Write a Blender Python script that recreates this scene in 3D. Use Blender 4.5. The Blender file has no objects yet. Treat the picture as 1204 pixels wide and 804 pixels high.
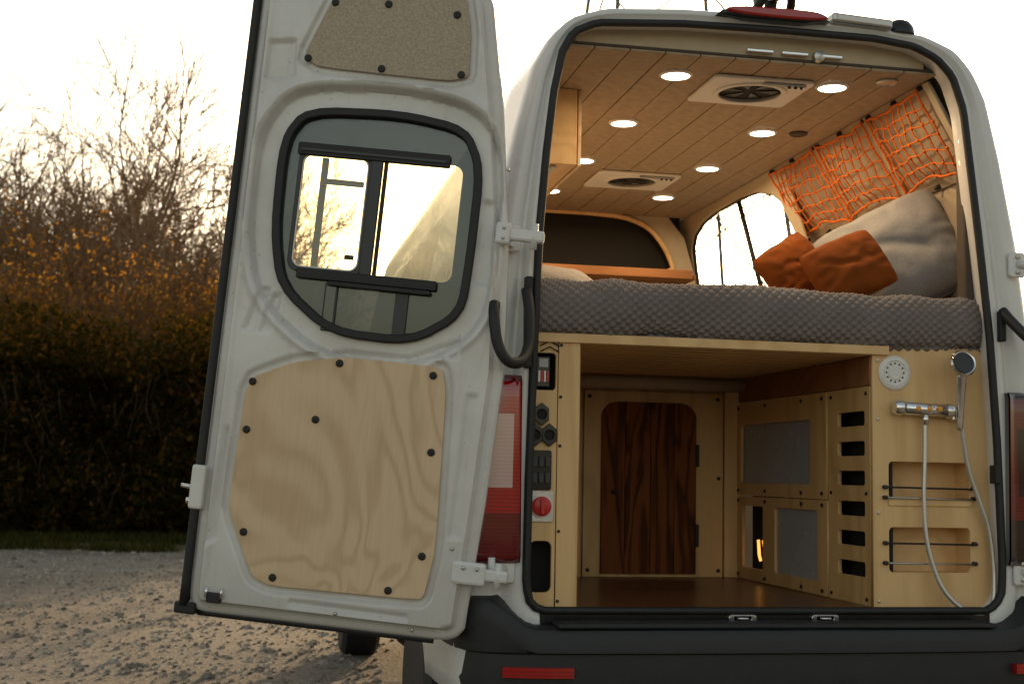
import bpy, bmesh, math, random
import numpy as np
from mathutils import Matrix, Vector, noise
random.seed(7); np.random.seed(7)
scn=bpy.context.scene
COL=scn.collection
# ------------------------------------------------------------------ helpers
def link(o,parent=None):
    COL.objects.link(o)
    if parent: o.parent=parent
    return o
def empty(name):
    o=bpy.data.objects.new(name,None); o.empty_display_size=.2; return link(o)
def mk(name,v,f,mat=None,parent=None,smooth=False,M=None):
    me=bpy.data.meshes.new(name); me.from_pydata([tuple(map(float,a)) for a in v],[],[tuple(int(i) for i in a) for a in f]); me.update()
    if mat:
        for m in (mat if isinstance(mat,(list,tuple)) else [mat]): me.materials.append(m)
    if smooth: me.polygons.foreach_set('use_smooth',[True]*len(me.polygons))
    o=bpy.data.objects.new(name,me); link(o,parent)
    if M is not None: o.matrix_local=M
    return o
def bev(o,w,seg=2):
    m=o.modifiers.new('b','BEVEL'); m.width=w; m.segments=seg; m.limit_method='ANGLE'; m.angle_limit=math.radians(40)
    return o
def box(name,x0,x1,y0,y1,z0,z1,mat,parent=None,b=.002,M=None):
    cx,cy,cz=(x0+x1)/2,(y0+y1)/2,(z0+z1)/2
    v=[(x-cx,y-cy,z-cz) for x in (x0,x1) for y in (y0,y1) for z in (z0,z1)]
    f=[(0,1,3,2),(4,6,7,5),(0,4,5,1),(2,3,7,6),(0,2,6,4),(1,5,7,3)]
    T=Matrix.Translation((cx,cy,cz))
    o=mk(name,v,f,mat,parent,M=(M@T if M is not None else T))
    if b: bev(o,b)
    return o
def frame(o,U,V):
    U=Vector(U).normalized();V=Vector(V).normalized();N=U.cross(V)
    M=Matrix.Identity(4)
    for i in range(3):
        M[i][0]=U[i];M[i][1]=V[i];M[i][2]=N[i];M[i][3]=o[i]
    return M
def FY(y): return frame((0,y,0),(1,0,0),(0,0,1))      # faces -y ; (u,v)=(x,z)
def FX(x): return frame((x,0,0),(0,-1,0),(0,0,1))     # faces -x ; (u,v)=(-y,z)
def FZ(z): return frame((0,0,z),(1,0,0),(0,-1,0))     # faces -z ; (u,v)=(x,-y)
def rrect(u0,u1,v0,v1,r=.01,n=5):
    if u0>u1:u0,u1=u1,u0
    p=[]
    for cx,cy,a in ((u1-r,v1-r,0),(u0+r,v1-r,90),(u0+r,v0+r,180),(u1-r,v0+r,270)):
        for i in range(n+1):
            t=math.radians(a+90*i/n); p.append((cx+r*math.cos(t),cy+r*math.sin(t)))
    return p
def circ(u,v,r,n=28,ry=None):
    ry=ry or r
    return [(u+r*math.cos(2*math.pi*i/n),v+ry*math.sin(2*math.pi*i/n)) for i in range(n)]
def chaikin(p,k=2,q=.25):
    for _ in range(k):
        o=[]
        for i in range(len(p)):
            a=p[i];b=p[(i+1)%len(p)]
            o.append((a[0]*(1-q)+b[0]*q,a[1]*(1-q)+b[1]*q)); o.append((a[0]*q+b[0]*(1-q),a[1]*q+b[1]*(1-q)))
        p=o
    return p
def plate(name,outer,holes,M,z,t,mat,parent=None,b=.0015,tex=None):
    """flat panel with holes, from z-t to z along the frame normal"""
    cu=bpy.data.curves.new(name,'CURVE'); cu.dimensions='2D'; cu.fill_mode='BOTH'
    for pts in [outer]+list(holes):
        s=cu.splines.new('POLY'); s.points.add(len(pts)-1)
        for i,p in enumerate(pts): s.points[i].co=(p[0],p[1],0,1)
        s.use_cyclic_u=True
    b=min(b,t*.45)
    cu.extrude=t/2-b; cu.bevel_depth=b; cu.bevel_resolution=1; cu.offset=-b
    tmp=bpy.data.objects.new('tmp',cu); COL.objects.link(tmp)
    me=bpy.data.meshes.new_from_object(tmp.evaluated_get(bpy.context.evaluated_depsgraph_get()))
    bpy.data.objects.remove(tmp); me.name=name
    me.materials.clear(); me.materials.append(mat)
    o=bpy.data.objects.new(name,me); link(o,parent)
    Mx_=M@Matrix.Translation((0,0,z-t/2))
    if tex:
        me.transform(Matrix.Translation(tex)); Mx_=Mx_@Matrix.Translation((-tex[0],-tex[1],-tex[2]))
    o.matrix_local=Mx_
    return o
def smoothpath(P,n=8,closed=False):
    P=[Vector(p) for p in P]; out=[]
    m=len(P); rng=range(m if closed else m-1)
    for i in rng:
        g=(lambda k:P[k%m]) if closed else (lambda k:P[max(0,min(m-1,k))])
        a,b,c,d=g(i-1),g(i),g(i+1),g(i+2)
        for j in range(n):
            t=j/n
            out.append(.5*((2*b)+(c-a)*t+(2*a-5*b+4*c-d)*t*t+(3*b-a-3*c+d)*t**3))
    if not closed: out.append(P[-1])
    return out
def tubedata(P,r,seg=8,closed=False,V=None,F=None):
    V=[] if V is None else V; F=[] if F is None else F
    P=[Vector(p) for p in P]; n=len(P); base=len(V)
    up=None
    for i in range(n):
        a=P[(i-1)%n] if closed else P[max(0,i-1)]; b=P[(i+1)%n] if closed else P[min(n-1,i+1)]
        t=(b-a); t=t.normalized() if t.length>1e-9 else Vector((0,0,1))
        if up is None: up=t.orthogonal().normalized()
        s=(up-t*up.dot(t)); s=s.normalized() if s.length>1e-6 else t.orthogonal().normalized(); up=s
        w=t.cross(s); rr=r[i] if isinstance(r,(list,tuple)) else r
        for k in range(seg):
            q=2*math.pi*k/seg; V.append(P[i]+(s*math.cos(q)+w*math.sin(q))*rr)
    for i in range(n if closed else n-1):
        for k in range(seg):
            j=(i+1)%n
            F.append((base+i*seg+k,base+i*seg+(k+1)%seg,base+j*seg+(k+1)%seg,base+j*seg+k))
    if not closed:
        F.append(tuple(base+k for k in range(seg))[::-1]); F.append(tuple(base+(n-1)*seg+k for k in range(seg)))
    return V,F
def tube(name,P,r,mat,parent=None,seg=10,closed=False,M=None):
    V,F=tubedata(P,r,seg,closed); return mk(name,V,F,mat,parent,True,M)
def revolve(name,prof,M,mat,parent=None,n=32):
    V=[];F=[]
    for r,z in prof:
        for k in range(n):
            a=2*math.pi*k/n; V.append((r*math.cos(a),r*math.sin(a),z))
    for i in range(len(prof)-1):
        for k in range(n): F.append((i*n+k,i*n+(k+1)%n,(i+1)*n+(k+1)%n,(i+1)*n+k))
    F.append(tuple(range(n))[::-1]); F.append(tuple((len(prof)-1)*n+k for k in range(n)))
    o=mk(name,V,F,mat,parent,True,M); 
    m=o.modifiers.new('e','EDGE_SPLIT'); m.split_angle=math.radians(35)
    return o
# ------------------------------------------------------------------ materials
def newmat(name):
    m=bpy.data.materials.new(name); m.use_nodes=True; nt=m.node_tree; nt.nodes.clear()
    o=nt.nodes.new('ShaderNodeOutputMaterial'); p=nt.nodes.new('ShaderNodeBsdfPrincipled'); nt.links.new(p.outputs[0],o.inputs[0])
    return m,nt,p,o
def N(nt,t,**k):
    n=nt.nodes.new(t)
    for a,b in k.items(): setattr(n,a,b)
    return n
def ramp(nt,inp,stops):
    r=N(nt,'ShaderNodeValToRGB'); e=r.color_ramp.elements
    while len(e)<len(stops): e.new(.5)
    for i,(p,c) in enumerate(stops):
        e[i].position=p; e[i].color=(*c,1) if len(c)==3 else c
    nt.links.new(inp,r.inputs[0]); return r.outputs[0]
def coord(nt,scale=(1,1,1),which='Object',rot=(0,0,0)):
    t=N(nt,'ShaderNodeTexCoord'); m=N(nt,'ShaderNodeMapping'); m.inputs['Scale'].default_value=scale; m.inputs['Rotation'].default_value=rot
    nt.links.new(t.outputs[which],m.inputs[0]); return m.outputs[0]
def nz(nt,vec,scale,detail=3,rough=.55,dist=0):
    n=N(nt,'ShaderNodeTexNoise'); n.inputs['Scale'].default_value=scale; n.inputs['Detail'].default_value=detail
    n.inputs['Roughness'].default_value=rough; n.inputs['Distortion'].default_value=dist
    nt.links.new(vec,n.inputs['Vector']); return n.outputs[0]
def bump(nt,h,p,s=.3,d=.01,prev=None):
    b=N(nt,'ShaderNodeBump'); b.inputs['Strength'].default_value=s; b.inputs['Distance'].default_value=d
    nt.links.new(h,b.inputs['Height'])
    nt.links.new(b.outputs[0],p.inputs['Normal']); return b.outputs[0]
def mixc(nt,f,a,b,mode='MIX'):
    m=N(nt,'ShaderNodeMix',data_type='RGBA',blend_type=mode)
    for i,x in ((0,f),(6,a),(7,b)):
        if isinstance(x,(int,float)): m.inputs[i].default_value=x
        elif isinstance(x,tuple): m.inputs[i].default_value=(*x,1)
        else: nt.links.new(x,m.inputs[i])
    return m.outputs[2]
def math_(nt,op,a,b=None):
    m=N(nt,'ShaderNodeMath',operation=op)
    for i,x in ((0,a),(1,b)):
        if x is None: continue
        if isinstance(x,(int,float)): m.inputs[i].default_value=x
        else: nt.links.new(x,m.inputs[i])
    return m.outputs[0]
def simple(name,c,rough=.5,metal=0,var=.12,vs=6,bs=0,bsc=60,coat=0,spec=.5):
    m,nt,p,o=newmat(name); v=coord(nt)
    n=nz(nt,v,vs,3)
    col=ramp(nt,n,[(.3,tuple(x*(1-var) for x in c)),(.7,tuple(min(1,x*(1+var)) for x in c))])
    nt.links.new(col,p.inputs['Base Color']); p.inputs['Roughness'].default_value=rough; p.inputs['Metallic'].default_value=metal
    p.inputs['Coat Weight'].default_value=coat; p.inputs['Specular IOR Level'].default_value=spec
    r=N(nt,'ShaderNodeMapRange'); r.inputs['To Min'].default_value=max(.02,rough-.08); r.inputs['To Max'].default_value=min(1,rough+.1)
    nt.links.new(n,r.inputs[0]); nt.links.new(r.outputs[0],p.inputs['Roughness'])
    if bs: bump(nt,nz(nt,v,bsc,3),p,bs,.003)
    return m
def plywood(name,c1=(.60,.45,.27),c2=(.47,.32,.17),axis=1,rough=.45,rings=22,scale=1.6,stretch=.18,amt=.45,spec=.4):
    m,nt,p,o=newmat(name)
    s=[1,1,1]; s[axis]=stretch
    v=coord(nt,tuple(s)); 
    n=nz(nt,v,scale,3,.5,.6)
    w=math_(nt,'SINE',math_(nt,'MULTIPLY',n,rings*6.283/2))
    w=math_(nt,'MULTIPLY',math_(nt,'ADD',w,1),.5)
    s2=[60,60,60]; s2[axis]=3
    fib=nz(nt,coord(nt,tuple(s2)),2.5,3,.6)
    blot=nz(nt,coord(nt),3,2)
    f=math_(nt,'ADD',math_(nt,'MULTIPLY',math_(nt,'POWER',w,2.2),amt),math_(nt,'MULTIPLY',math_(nt,'SUBTRACT',fib,.35),.75))
    mm=N(nt,'ShaderNodeClamp'); nt.links.new(f,mm.inputs[0]); f=mm.outputs[0]
    col=mixc(nt,f,c1,c2)
    col=mixc(nt,math_(nt,'MULTIPLY',blot,.35),col,tuple(min(1,x*1.12) for x in c1),'MIX')
    nt.links.new(col,p.inputs['Base Color']); p.inputs['Roughness'].default_value=rough; p.inputs['Specular IOR Level'].default_value=spec
    bump(nt,fib,p,.12,.002)
    return m
M_white=simple('van_white_paint',(.72,.71,.69),.28,0,.03,3,.02,25,coat=.4)
def paint(name):
    m,nt,p,o=newmat(name); v=coord(nt)
    g=nz(nt,coord(nt,(1,1,.5)),2.2,6,.65); g2=nz(nt,v,38,5,.7); g3=nz(nt,coord(nt,(14,1.2,1)),3,5,.7)
    d=math_(nt,'MULTIPLY',math_(nt,'GREATER_THAN',g2,.655),.45)
    c=ramp(nt,g,[(.35,(.60,.575,.54)),(.6,(.75,.735,.705))])
    st=ramp(nt,g3,[(.55,(0,0,0)),(.75,(.28,.28,.28))])
    c=mixc(nt,st,c,(.45,.42,.37))
    c=mixc(nt,d,c,(.34,.30,.25))
    sx=N(nt,'ShaderNodeSeparateXYZ'); nt.links.new(v,sx.inputs[0])
    mr=N(nt,'ShaderNodeMapRange'); mr.inputs['From Min'].default_value=.14; mr.inputs['From Max'].default_value=-.12; nt.links.new(sx.outputs[1],mr.inputs[0])
    c=mixc(nt,math_(nt,'MULTIPLY',mr.outputs[0],math_(nt,'MULTIPLY',g,.85)),c,(.33,.30,.26))
    nt.links.new(c,p.inputs['Base Color'])
    r=N(nt,'ShaderNodeMapRange'); r.inputs['To Min'].default_value=.2; r.inputs['To Max'].default_value=.42
    nt.links.new(g,r.inputs[0]); nt.links.new(r.outputs[0],p.inputs['Roughness']); p.inputs['Coat Weight'].default_value=.35
    bump(nt,nz(nt,v,9,3),p,.05,.004)
    return m
M_paint=paint('door_paint')
M_black=simple('black_rubber',(.013,.013,.014),.55,0,.2,20,.1,80)
M_plastic=simple('bumper_plastic',(.016,.017,.019),.55,0,.25,8,.25,160)
M_gloss=simple('black_gloss',(.012,.012,.014),.15,0,.1,8)
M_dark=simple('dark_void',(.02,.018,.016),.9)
M_chrome=simple('chrome',(.75,.75,.76),.12,1,.04,20)
M_steel=simple('steel',(.5,.49,.47),.35,1,.1,30)
M_ply=plywood('birch_plywood',(.76,.50,.24),(.57,.34,.135),amt=.6)
M_plyd=plywood('birch_plywood_door',(.74,.545,.35),(.55,.375,.205),axis=1,rings=30,scale=2.4,stretch=.55,amt=.75)
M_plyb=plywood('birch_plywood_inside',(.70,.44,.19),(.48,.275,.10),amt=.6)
M_slat=plywood('pine_slats',(.78,.48,.21),(.45,.25,.09),axis=0)
M_stain=plywood('stained_wood',(.22,.066,.018),(.030,.009,.004),axis=1,rough=.6,rings=16,scale=6,stretch=.14,amt=.95,spec=.12)
M_beam=plywood('brown_beam',(.34,.15,.06),(.16,.07,.03),axis=0,rough=.6,spec=.15)
M_floor=plywood('walnut_floor',(.14,.055,.022),(.05,.02,.009),axis=0,rough=.3,rings=10,spec=.4)
M_cream=simple('cream_liner',(.52,.42,.29),.8,0,.06,12,.15,300)
M_netbk=simple('net_backing',(.40,.315,.22),.9,0,.10,12,.3,300)
M_ceil=simple('ceiling_linen',(.37,.275,.18),.7,0,.15,30,.35,420)
M_seam=simple('ceiling_seam',(.08,.06,.045),.8)
M_grey=simple('grey_acrylic',(.36,.37,.39),.25,0,.05,4)
M_whitepl=simple('white_plastic',(.76,.74,.70),.35,0,.03,10)
M_orange=simple('orange_cord',(.72,.16,.016),.6,0,.1,40,spec=.2)
M_red=simple('red_plastic',(.55,.03,.02),.3)
M_felt=simple('felt_panel',(.47,.39,.29),.95,0,.20,160,.4,500)
M_trans=simple('black_trim',(.03,.032,.035),.35)
def fabric(name,c,sheen=.3,wv=350,var=.12):
    m,nt,p,o=newmat(name); v=coord(nt)
    n=nz(nt,v,5,4); col=ramp(nt,n,[(.3,tuple(x*(1-var) for x in c)),(.7,tuple(min(1,x*(1+var)) for x in c))])
    w=nz(nt,coord(nt,(1,.15,1)),wv,1); w2=nz(nt,coord(nt,(.15,1,1)),wv,1)
    ww=math_(nt,'ADD',w,w2); col=mixc(nt,math_(nt,'MULTIPLY',math_(nt,'SUBTRACT',ww,.7),.6),col,tuple(x*.55 for x in c))
    nt.links.new(col,p.inputs['Base Color']); p.inputs['Roughness'].default_value=.9; p.inputs['Sheen Weight'].default_value=sheen; p.inputs['Specular IOR Level'].default_value=.15
    bump(nt,ww,p,.4,.0015); return m
M_rust=fabric('rust_velvet',(.215,.052,.007),.0,500,.3)
M_linen=fabric('grey_linen',(.30,.285,.275),.0,260,.06)
M_knit=fabric('knit_blanket',(.235,.20,.185),.0,300)
M_sheet=fabric('grey_sheet',(.34,.32,.31),.0,200)
def glass(name,tint,alpha,rough=.02,dc=(.075,.085,.085)):
    m,nt,p,o=newmat(name); nt.nodes.remove(p)
    t=N(nt,'ShaderNodeBsdfTransparent'); t.inputs[0].default_value=(*tint,1)
    g=N(nt,'ShaderNodeBsdfGlossy'); g.inputs['Roughness'].default_value=rough; g.inputs['Color'].default_value=(.9,.93,.95,1)
    d=N(nt,'ShaderNodeBsdfDiffuse'); 
    nt.links.new(ramp(nt,nz(nt,coord(nt),5,3),[(.3,dc),(.7,tuple(x*1.3 for x in dc))]),d.inputs[0])
    a=N(nt,'ShaderNodeMixShader'); a.inputs[0].default_value=alpha; nt.links.new(t.outputs[0],a.inputs[1]); nt.links.new(d.outputs[0],a.inputs[2])
    b=N(nt,'ShaderNodeMixShader'); b.inputs[0].default_value=.07; nt.links.new(a.outputs[0],b.inputs[1]); nt.links.new(g.outputs[0],b.inputs[2])
    nt.links.new(b.outputs[0],o.inputs[0]); return m
M_tint=glass('tinted_glass',(.30,.34,.35),.80,.02,(.048,.058,.058))
M_clear=glass('clear_glass',(.90,.84,.68),.02)
M_clear2=glass('clear_window',(.97,.95,.88),.01)
def lens(name,c,k=.45,sc=70):
    m,nt,p,o=newmat(name)
    w=N(nt,'ShaderNodeTexWave',bands_direction='Z'); w.inputs['Scale'].default_value=sc*.4; w.inputs['Distortion'].default_value=.3; nt.links.new(coord(nt),w.inputs['Vector'])
    nt.links.new(ramp(nt,w.outputs[0],[(0,c),(1,tuple(x*k for x in c))]),p.inputs['Base Color']); p.inputs['Roughness'].default_value=.1; p.inputs['Coat Weight'].default_value=1
    p.inputs['Coat Roughness'].default_value=.03
    return m
M_lred=lens('red_lens',(.45,.006,.004),.6); M_lclear=lens('clear_lens',(.62,.42,.38),.88); M_lamb=lens('smoked_lens',(.02,.005,.005))
M_ldark=lens('dark_red_lens',(.17,.003,.003),.6)
def emis(name,c,s):
    m,nt,p,o=newmat(name); p.inputs['Base Color'].default_value=(.9,.9,.9,1); p.inputs['Emission Color'].default_value=(*c,1); p.inputs['Emission Strength'].default_value=s
    m.cycles.emission_sampling='NONE'
    return m
M_led=emis('led_disc',(1,.86,.66),7)
M_glow=emis('indicator_glow',(1,.42,.07),1.6)

# ================================================================= CAMPER VAN
van=empty('camper_van')
open_half=[(-.735,.70),(-.765,.73),(-.775,.78),(-.772,1.09),(-.762,1.51),(-.752,1.85),(-.735,2.09),(-.715,2.28),(-.69,2.41),(-.655,2.475),(-.58,2.51),(-.3,2.53),(0,2.535),(.35,2.535),(.49,2.52),(.57,2.485),(.625,2.43),(.662,2.32),(.685,2.12),(.71,1.90),(.745,1.56),(.765,1.23),(.778,.85),(.775,.76),(.755,.72),(.72,.70)]
oh=[(.98,.42),(.99,.6),(.985,.85),(.968,1.15),(.935,1.5),(.885,1.88),(.825,2.18),(.775,2.38),(.725,2.475),(.66,2.54),(.55,2.58),(.3,2.60),(0,2.605)]
outer_line=[(-a,b) for a,b in oh]+[(a,b) for a,b in oh[:-1]][::-1]
CX,CZ=0.0,1.55
NA=260
def radial(poly,ang):
    d=(math.cos(ang),math.sin(ang)); best=None
    for i in range(len(poly)):
        ax,az=poly[i][0]-CX,poly[i][1]-CZ; bx,bz=poly[(i+1)%len(poly)][0]-CX,poly[(i+1)%len(poly)][1]-CZ
        ex,ez=bx-ax,bz-az; den=d[0]*ez-d[1]*ex
        if abs(den)<1e-12: continue
        t=(ax*ez-az*ex)/den; s=(ax*d[1]-az*d[0])/den
        if t>0 and -1e-9<=s<=1+1e-9 and (best is None or t>best): best=t
    return best
angs=[2*math.pi*i/NA for i in range(NA)]
RO=[radial(outer_line,a) for a in angs]; RI=[radial(open_half,a) for a in angs]
def loopv(lam,y,sc=1.0):
    out=[]
    for a,ro,ri in zip(angs,RO,RI):
        r=ri+(ro-ri)*lam
        out.append((CX+r*math.cos(a)*sc,y,CZ+r*math.sin(a)))
    return out
loops=[loopv(.03,.07),loopv(.01,.045),loopv(0,.004),loopv(.06,-.010),loopv(.22,-.012),loopv(.30,.012),loopv(.42,.014),loopv(.50,-.006),loopv(.78,.004),loopv(.90,.022),loopv(.97,.05),loopv(1.0,.10),loopv(1.0,.3,1.01)]
ys=[.3+.05*i for i in range(1,83)]
for y in ys: loops.append(loopv(1.0,y,1.015))
for y,s in ((4.5,.985),(4.7,.94),(5.0,.78),(5.3,.60),(5.6,.45),(5.9,.38),(6.05,.28)):
    L=loopv(1.0,y,1.015*(.97 if y>5.5 else 1)); loops.append([(x,yy,.42+(z-.42)*s) for x,yy,z in L])
V=[list(p) for L in loops for p in L]; F=[];MI=[]
AR=.44
WC=((1.0,.32),(4.70,.32))
for p in V:
    if abs(p[0])>.7 and p[1]>.35:
        for wy,wzz in WC:
            d=math.hypot(p[1]-wy,p[2]-wzz)
            if AR-.05<d<AR+.04:
                k=AR/d; p[1]=wy+(p[1]-wy)*k; p[2]=wzz+(p[2]-wzz)*k
for i in range(len(loops)-1):
    for k in range(NA):
        q=[i*NA+k,i*NA+(k+1)%NA,(i+1)*NA+(k+1)%NA,(i+1)*NA+k]
        cx=sum(V[j][0] for j in q)/4;cy=sum(V[j][1] for j in q)/4;cz=sum(V[j][2] for j in q)/4
        if i>11:
            if abs(cx)>.7 and any(all(math.hypot(V[j][1]-wy,V[j][2]-wzz)<AR+.004 for j in q) for wy,wzz in WC): continue
            if cx>.3 and 1.42<cy<3.5 and 1.62<cz<2.47: continue
        mi=0
        if i>11 and cx<-.3 and 1.5<cy<2.9 and 1.5<cz<2.15: mi=1
        if 4.75<cy<5.35 and cz>1.2 and abs(cx)<.8: mi=1
        F.append(tuple(q)); MI.append(mi)
F.append(tuple(len(V)-NA+k for k in range(NA)));MI.append(0)
body=mk('body_shell',V,F,[M_white,M_gloss],van,True)
body.data.polygons.foreach_set('material_index',MI)
sealp=[(CX+(r+.004)*math.cos(a),-.012,CZ+(r+.004)*math.sin(a)) for a,r in zip(angs,RI)]
tube('door_seal',sealp,.013,M_black,van,8,True)
def sst(a,b,x):
    t=max(0,min(1,(x-a)/(b-a))); return t*t*(3-2*t)
plan=smoothpath([(-1.0,.26,0),(-.995,.12,0),(-.975,.02,0),(-.90,-.075,0),(-.70,-.115,0),(-.35,-.13,0),(0,-.135,0),(.35,-.13,0),(.70,-.115,0),(.90,-.075,0),(.975,.02,0),(.995,.12,0),(1.0,.26,0)],8)
V=[];F=[];ns=0
for i,p in enumerate(plan):
    a=plan[max(0,i-1)];b=plan[min(len(plan)-1,i+1)]; t=(b-a).normalized(); n=Vector((t.y,-t.x,0))
    ax=abs(p.x); zt=.655+.085*sst(.76,.92,ax)
    sec=[(-.14,zt+.003),(-.03,zt),(-.008,zt-.006),(0,zt-.02),(.003,zt-.07),(-.004,.585),(-.018,.578),(-.012,.50),(-.02,.44),(-.05,.38),(-.12,.34)]
    ns=len(sec)
    for o_,z in sec: V.append(p+n*o_+Vector((0,0,z)))
for i in range(len(plan)-1):
    for k in range(ns-1): F.append((i*ns+k,i*ns+k+1,(i+1)*ns+k+1,(i+1)*ns+k))
bp=mk('rear_bumper',V,F,M_plastic,van,True); m=bp.modifiers.new('e','EDGE_SPLIT'); m.split_angle=math.radians(35)
box('bumper_step_pad',-.70,.70,-.12,-.02,.655,.668,M_plastic,van,.004)
for i in range(16):
    box('step_rib',-.68,.68,-.118+i*.006,-.1155+i*.006,.667,.670,M_black,van,0)
box('sill_plate',-.735,.735,-.015,.045,.655,.694,M_gloss,van,.006)
box('sill_trim',-.72,.72,.005,.05,.6945,.7035,M_floor,van,.002)
for x in (-.10,.17):
    plate('door_striker',rrect(x-.045,x+.045,.664,.686,.010),[rrect(x-.028,x+.028,.669,.681,.005)],FY(-.016),.008,.008,M_chrome,van)
    tube('striker_bar',[(x-.02,-.02,.675),(x-.01,-.035,.675),(x+.01,-.035,.675),(x+.02,-.02,.675)],.004,M_chrome,van)
for x0,x1 in ((-.86,-.655),(.76,.95)):
    n=10
    V=[];F=[]
    for i in range(n+1):
        x=x0+(x1-x0)*i/n; ax=abs(x); yy=-.105-.02*(1-ax)-.0+.03*sst(.7,.95,ax)*1.4
        V+= [(x,yy-.018,.515),(x,yy-.018,.545),(x,yy+.03,.545),(x,yy+.03,.515)]
    for i in range(n):
        for k in range(4): F.append((i*4+k,i*4+(k+1)%4,(i+1)*4+(k+1)%4,(i+1)*4+k))
    F+=[(0,1,2,3),(n*4,n*4+1,n*4+2,n*4+3)]
    mk('bumper_reflector',V,F,M_lred,van)
def taillight(s,mats):
    zs=[.84,.86,.93,.985,.99,1.055,1.06,1.10,1.16,1.22,1.28,1.285,1.33,1.375,1.395]
    V=[];F=[];MI=[];W=11
    for z in zs:
        xo=.99-.07*max(0,(z-.9))/.5*.55; xi=.800+.01*(z-.84)
        e=.75 if z in(.84,1.395) else 1
        for k in range(W):
            t=k/(W-1)
            if t<.5: x=xi+(xo-.035-xi)*t*2; y=-.034+.012*(t*2)**2
            else:
                a=(t-.5)*2; x=xo-.035+.04*math.sin(a*math.pi/2); y=-.022+.20*(a**1.6)
            V.append((s*x,y*e if y<0 else y,z))
    for i in range(len(zs)-1):
        for k in range(W-1):
            F.append((i*W+k,i*W+k+1,(i+1)*W+k+1,(i+1)*W+k))
            zc=(zs[i]+zs[i+1])/2; MI.append(1 if 1.06<zc<1.28 and 1<=k<=3 else (2 if (zc<.985 and k<=4) or k>6 or zc>1.375 else (0 if k!=4 else 2)))
    for i in range(len(zs)-1):
        j=len(V); V.append((s*(.80),.03,zs[i]));V.append((s*.80,.03,zs[i+1])); F.append((i*W,j,j+1,(i+1)*W));MI.append(2)
    o=mk('tail_light',V,F,mats,van,True); o.data.polygons.foreach_set('material_index',MI)
    m=o.modifiers.new('s','SOLIDIFY'); m.thickness=.006
taillight(-1,[M_lred,M_lclear,M_ldark]);taillight(1,[M_ldark,M_lamb,M_lamb])
plate('third_brake_light',chaikin([(-.18,2.575),(-.15,2.598),(.12,2.602),(.17,2.59),(.18,2.572),(0,2.568)],2),[],FY(-.03),.02,.05,M_lred,van,.006)
plate('brake_light_base',chaikin([(-.20,2.565),(-.17,2.59),(.15,2.595),(.20,2.565)],1),[],FY(.0),.04,.06,M_gloss,van,.006)
tube('camera_bracket',smoothpath([(-.06,-.02,2.60),(-.03,-.05,2.645),(.02,-.05,2.665),(.06,-.02,2.64),(.07,.03,2.60)],5),.014,M_black,van)
revolve('reversing_camera',[(.001,0),(.026,0),(.03,.01),(.03,.05),(.022,.062),(.02,.055),(.001,.052)],frame((0,-.02,2.648),(1,0,0),(0,.5,.86)),M_gloss,van)
tube('camera_arm',[(.0,.02,2.60),(.0,.0,2.64)],.02,M_black,van)
LM=Matrix.Translation((.3,0,2.59))@Matrix.Rotation(math.radians(2.5),4,'Y')@Matrix.Translation((-.3,0,-2.59))
box('roof_led_bar',.20,.41,-.03,.03,2.575,2.607,M_steel,van,.008,M=LM)
box('led_bar_lens',.215,.395,-.034,-.028,2.581,2.599,M_whitepl,van,.003,M=LM)
revolve('roof_antenna',[(.05,0),(.048,.02),(.035,.04),(.015,.05),(.001,.052)],Matrix.Translation((.46,.03,2.572)),M_gloss,van)
def hinge(x,z,s):
    plate('hinge_leaf',rrect(x-.030,x+.030,z-.042,z+.042,.012),[],FY(-.012),.012,.012,M_white,van,.004)
    tube('hinge_knuckle',[(x-s*.045,-.045,z-.035),(x-s*.045,-.045,z+.035)],.011,M_white,van)
    tube('hinge_arm',[(x,-.02,z+.0),(x-s*.045,-.045,z)],.013,M_white,van)
    for dz in (-.025,.025): revolve('hinge_bolt',[(.008,0),(.008,.006),(.001,.008)],frame((x,-.024,z+dz),(1,0,0),(0,0,1)),M_steel,van,6)
for z in (1.815,.82): hinge(-.845,z,1); hinge(.845,z,-1)
tube('door_check_strap',smoothpath([(-.795,-.02,1.66),(-.79,-.05,1.58),(-.80,-.09,1.48),(-.83,-.13,1.43),(-.875,-.15,1.43),(-.905,-.15,1.48),(-.915,-.14,1.56),(-.91,-.12,1.60)],6),.017,M_black,van)
tube('door_check_strap',smoothpath([(.79,-.02,1.66),(.80,-.06,1.62),(.84,-.12,1.55),(.90,-.2,1.50),(.97,-.3,1.50)],6),.017,M_black,van)
box('strap_mount',-.80,-.775,-.03,.0,1.42,1.70,M_black,van,.006)
box('strap_mount',.775,.80,-.03,.0,1.56,1.66,M_black,van,.006)
box('latch_bumper',.752,.772,-.03,.01,1.10,1.16,M_black,van,.004)
def wheel(x,y,s):
    M=frame((x,y,.30),(0,1,0),(0,0,1)) if s>0 else frame((x,y,.30),(0,-1,0),(0,0,1))
    revolve('tyre',[(.20,-.11),(.31,-.115),(.345,-.09),(.35,-.05),(.35,.05),(.345,.09),(.31,.115),(.20,.11)],M,M_black,van,48)
    revolve('rim',[(.205,.02),(.205,.10),(.19,.105),(.17,.06),(.06,.05),(.055,.085),(.001,.09)],M,M_steel,van,40)
for y in (1.0,4.70):
    wheel(-.87,y,-1);wheel(.87,y,1)
box('underbody',-.70,.70,.1,5.8,.30,.60,M_dark,van,.02)
for s in (-1,1):
    for y in (1.0,4.7):
        box('wheel_well',min(s*.60,s*.62),max(s*.60,s*.62),y-.5,y+.5,.3,.9,M_dark,van,0)
box('side_mirror',-1.25,-1.02,4.85,4.95,1.35,1.75,M_plastic,van,.04)
box('exhaust_crossmember',-.7,.7,.12,.2,.22,.34,M_dark,van,.02)

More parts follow.
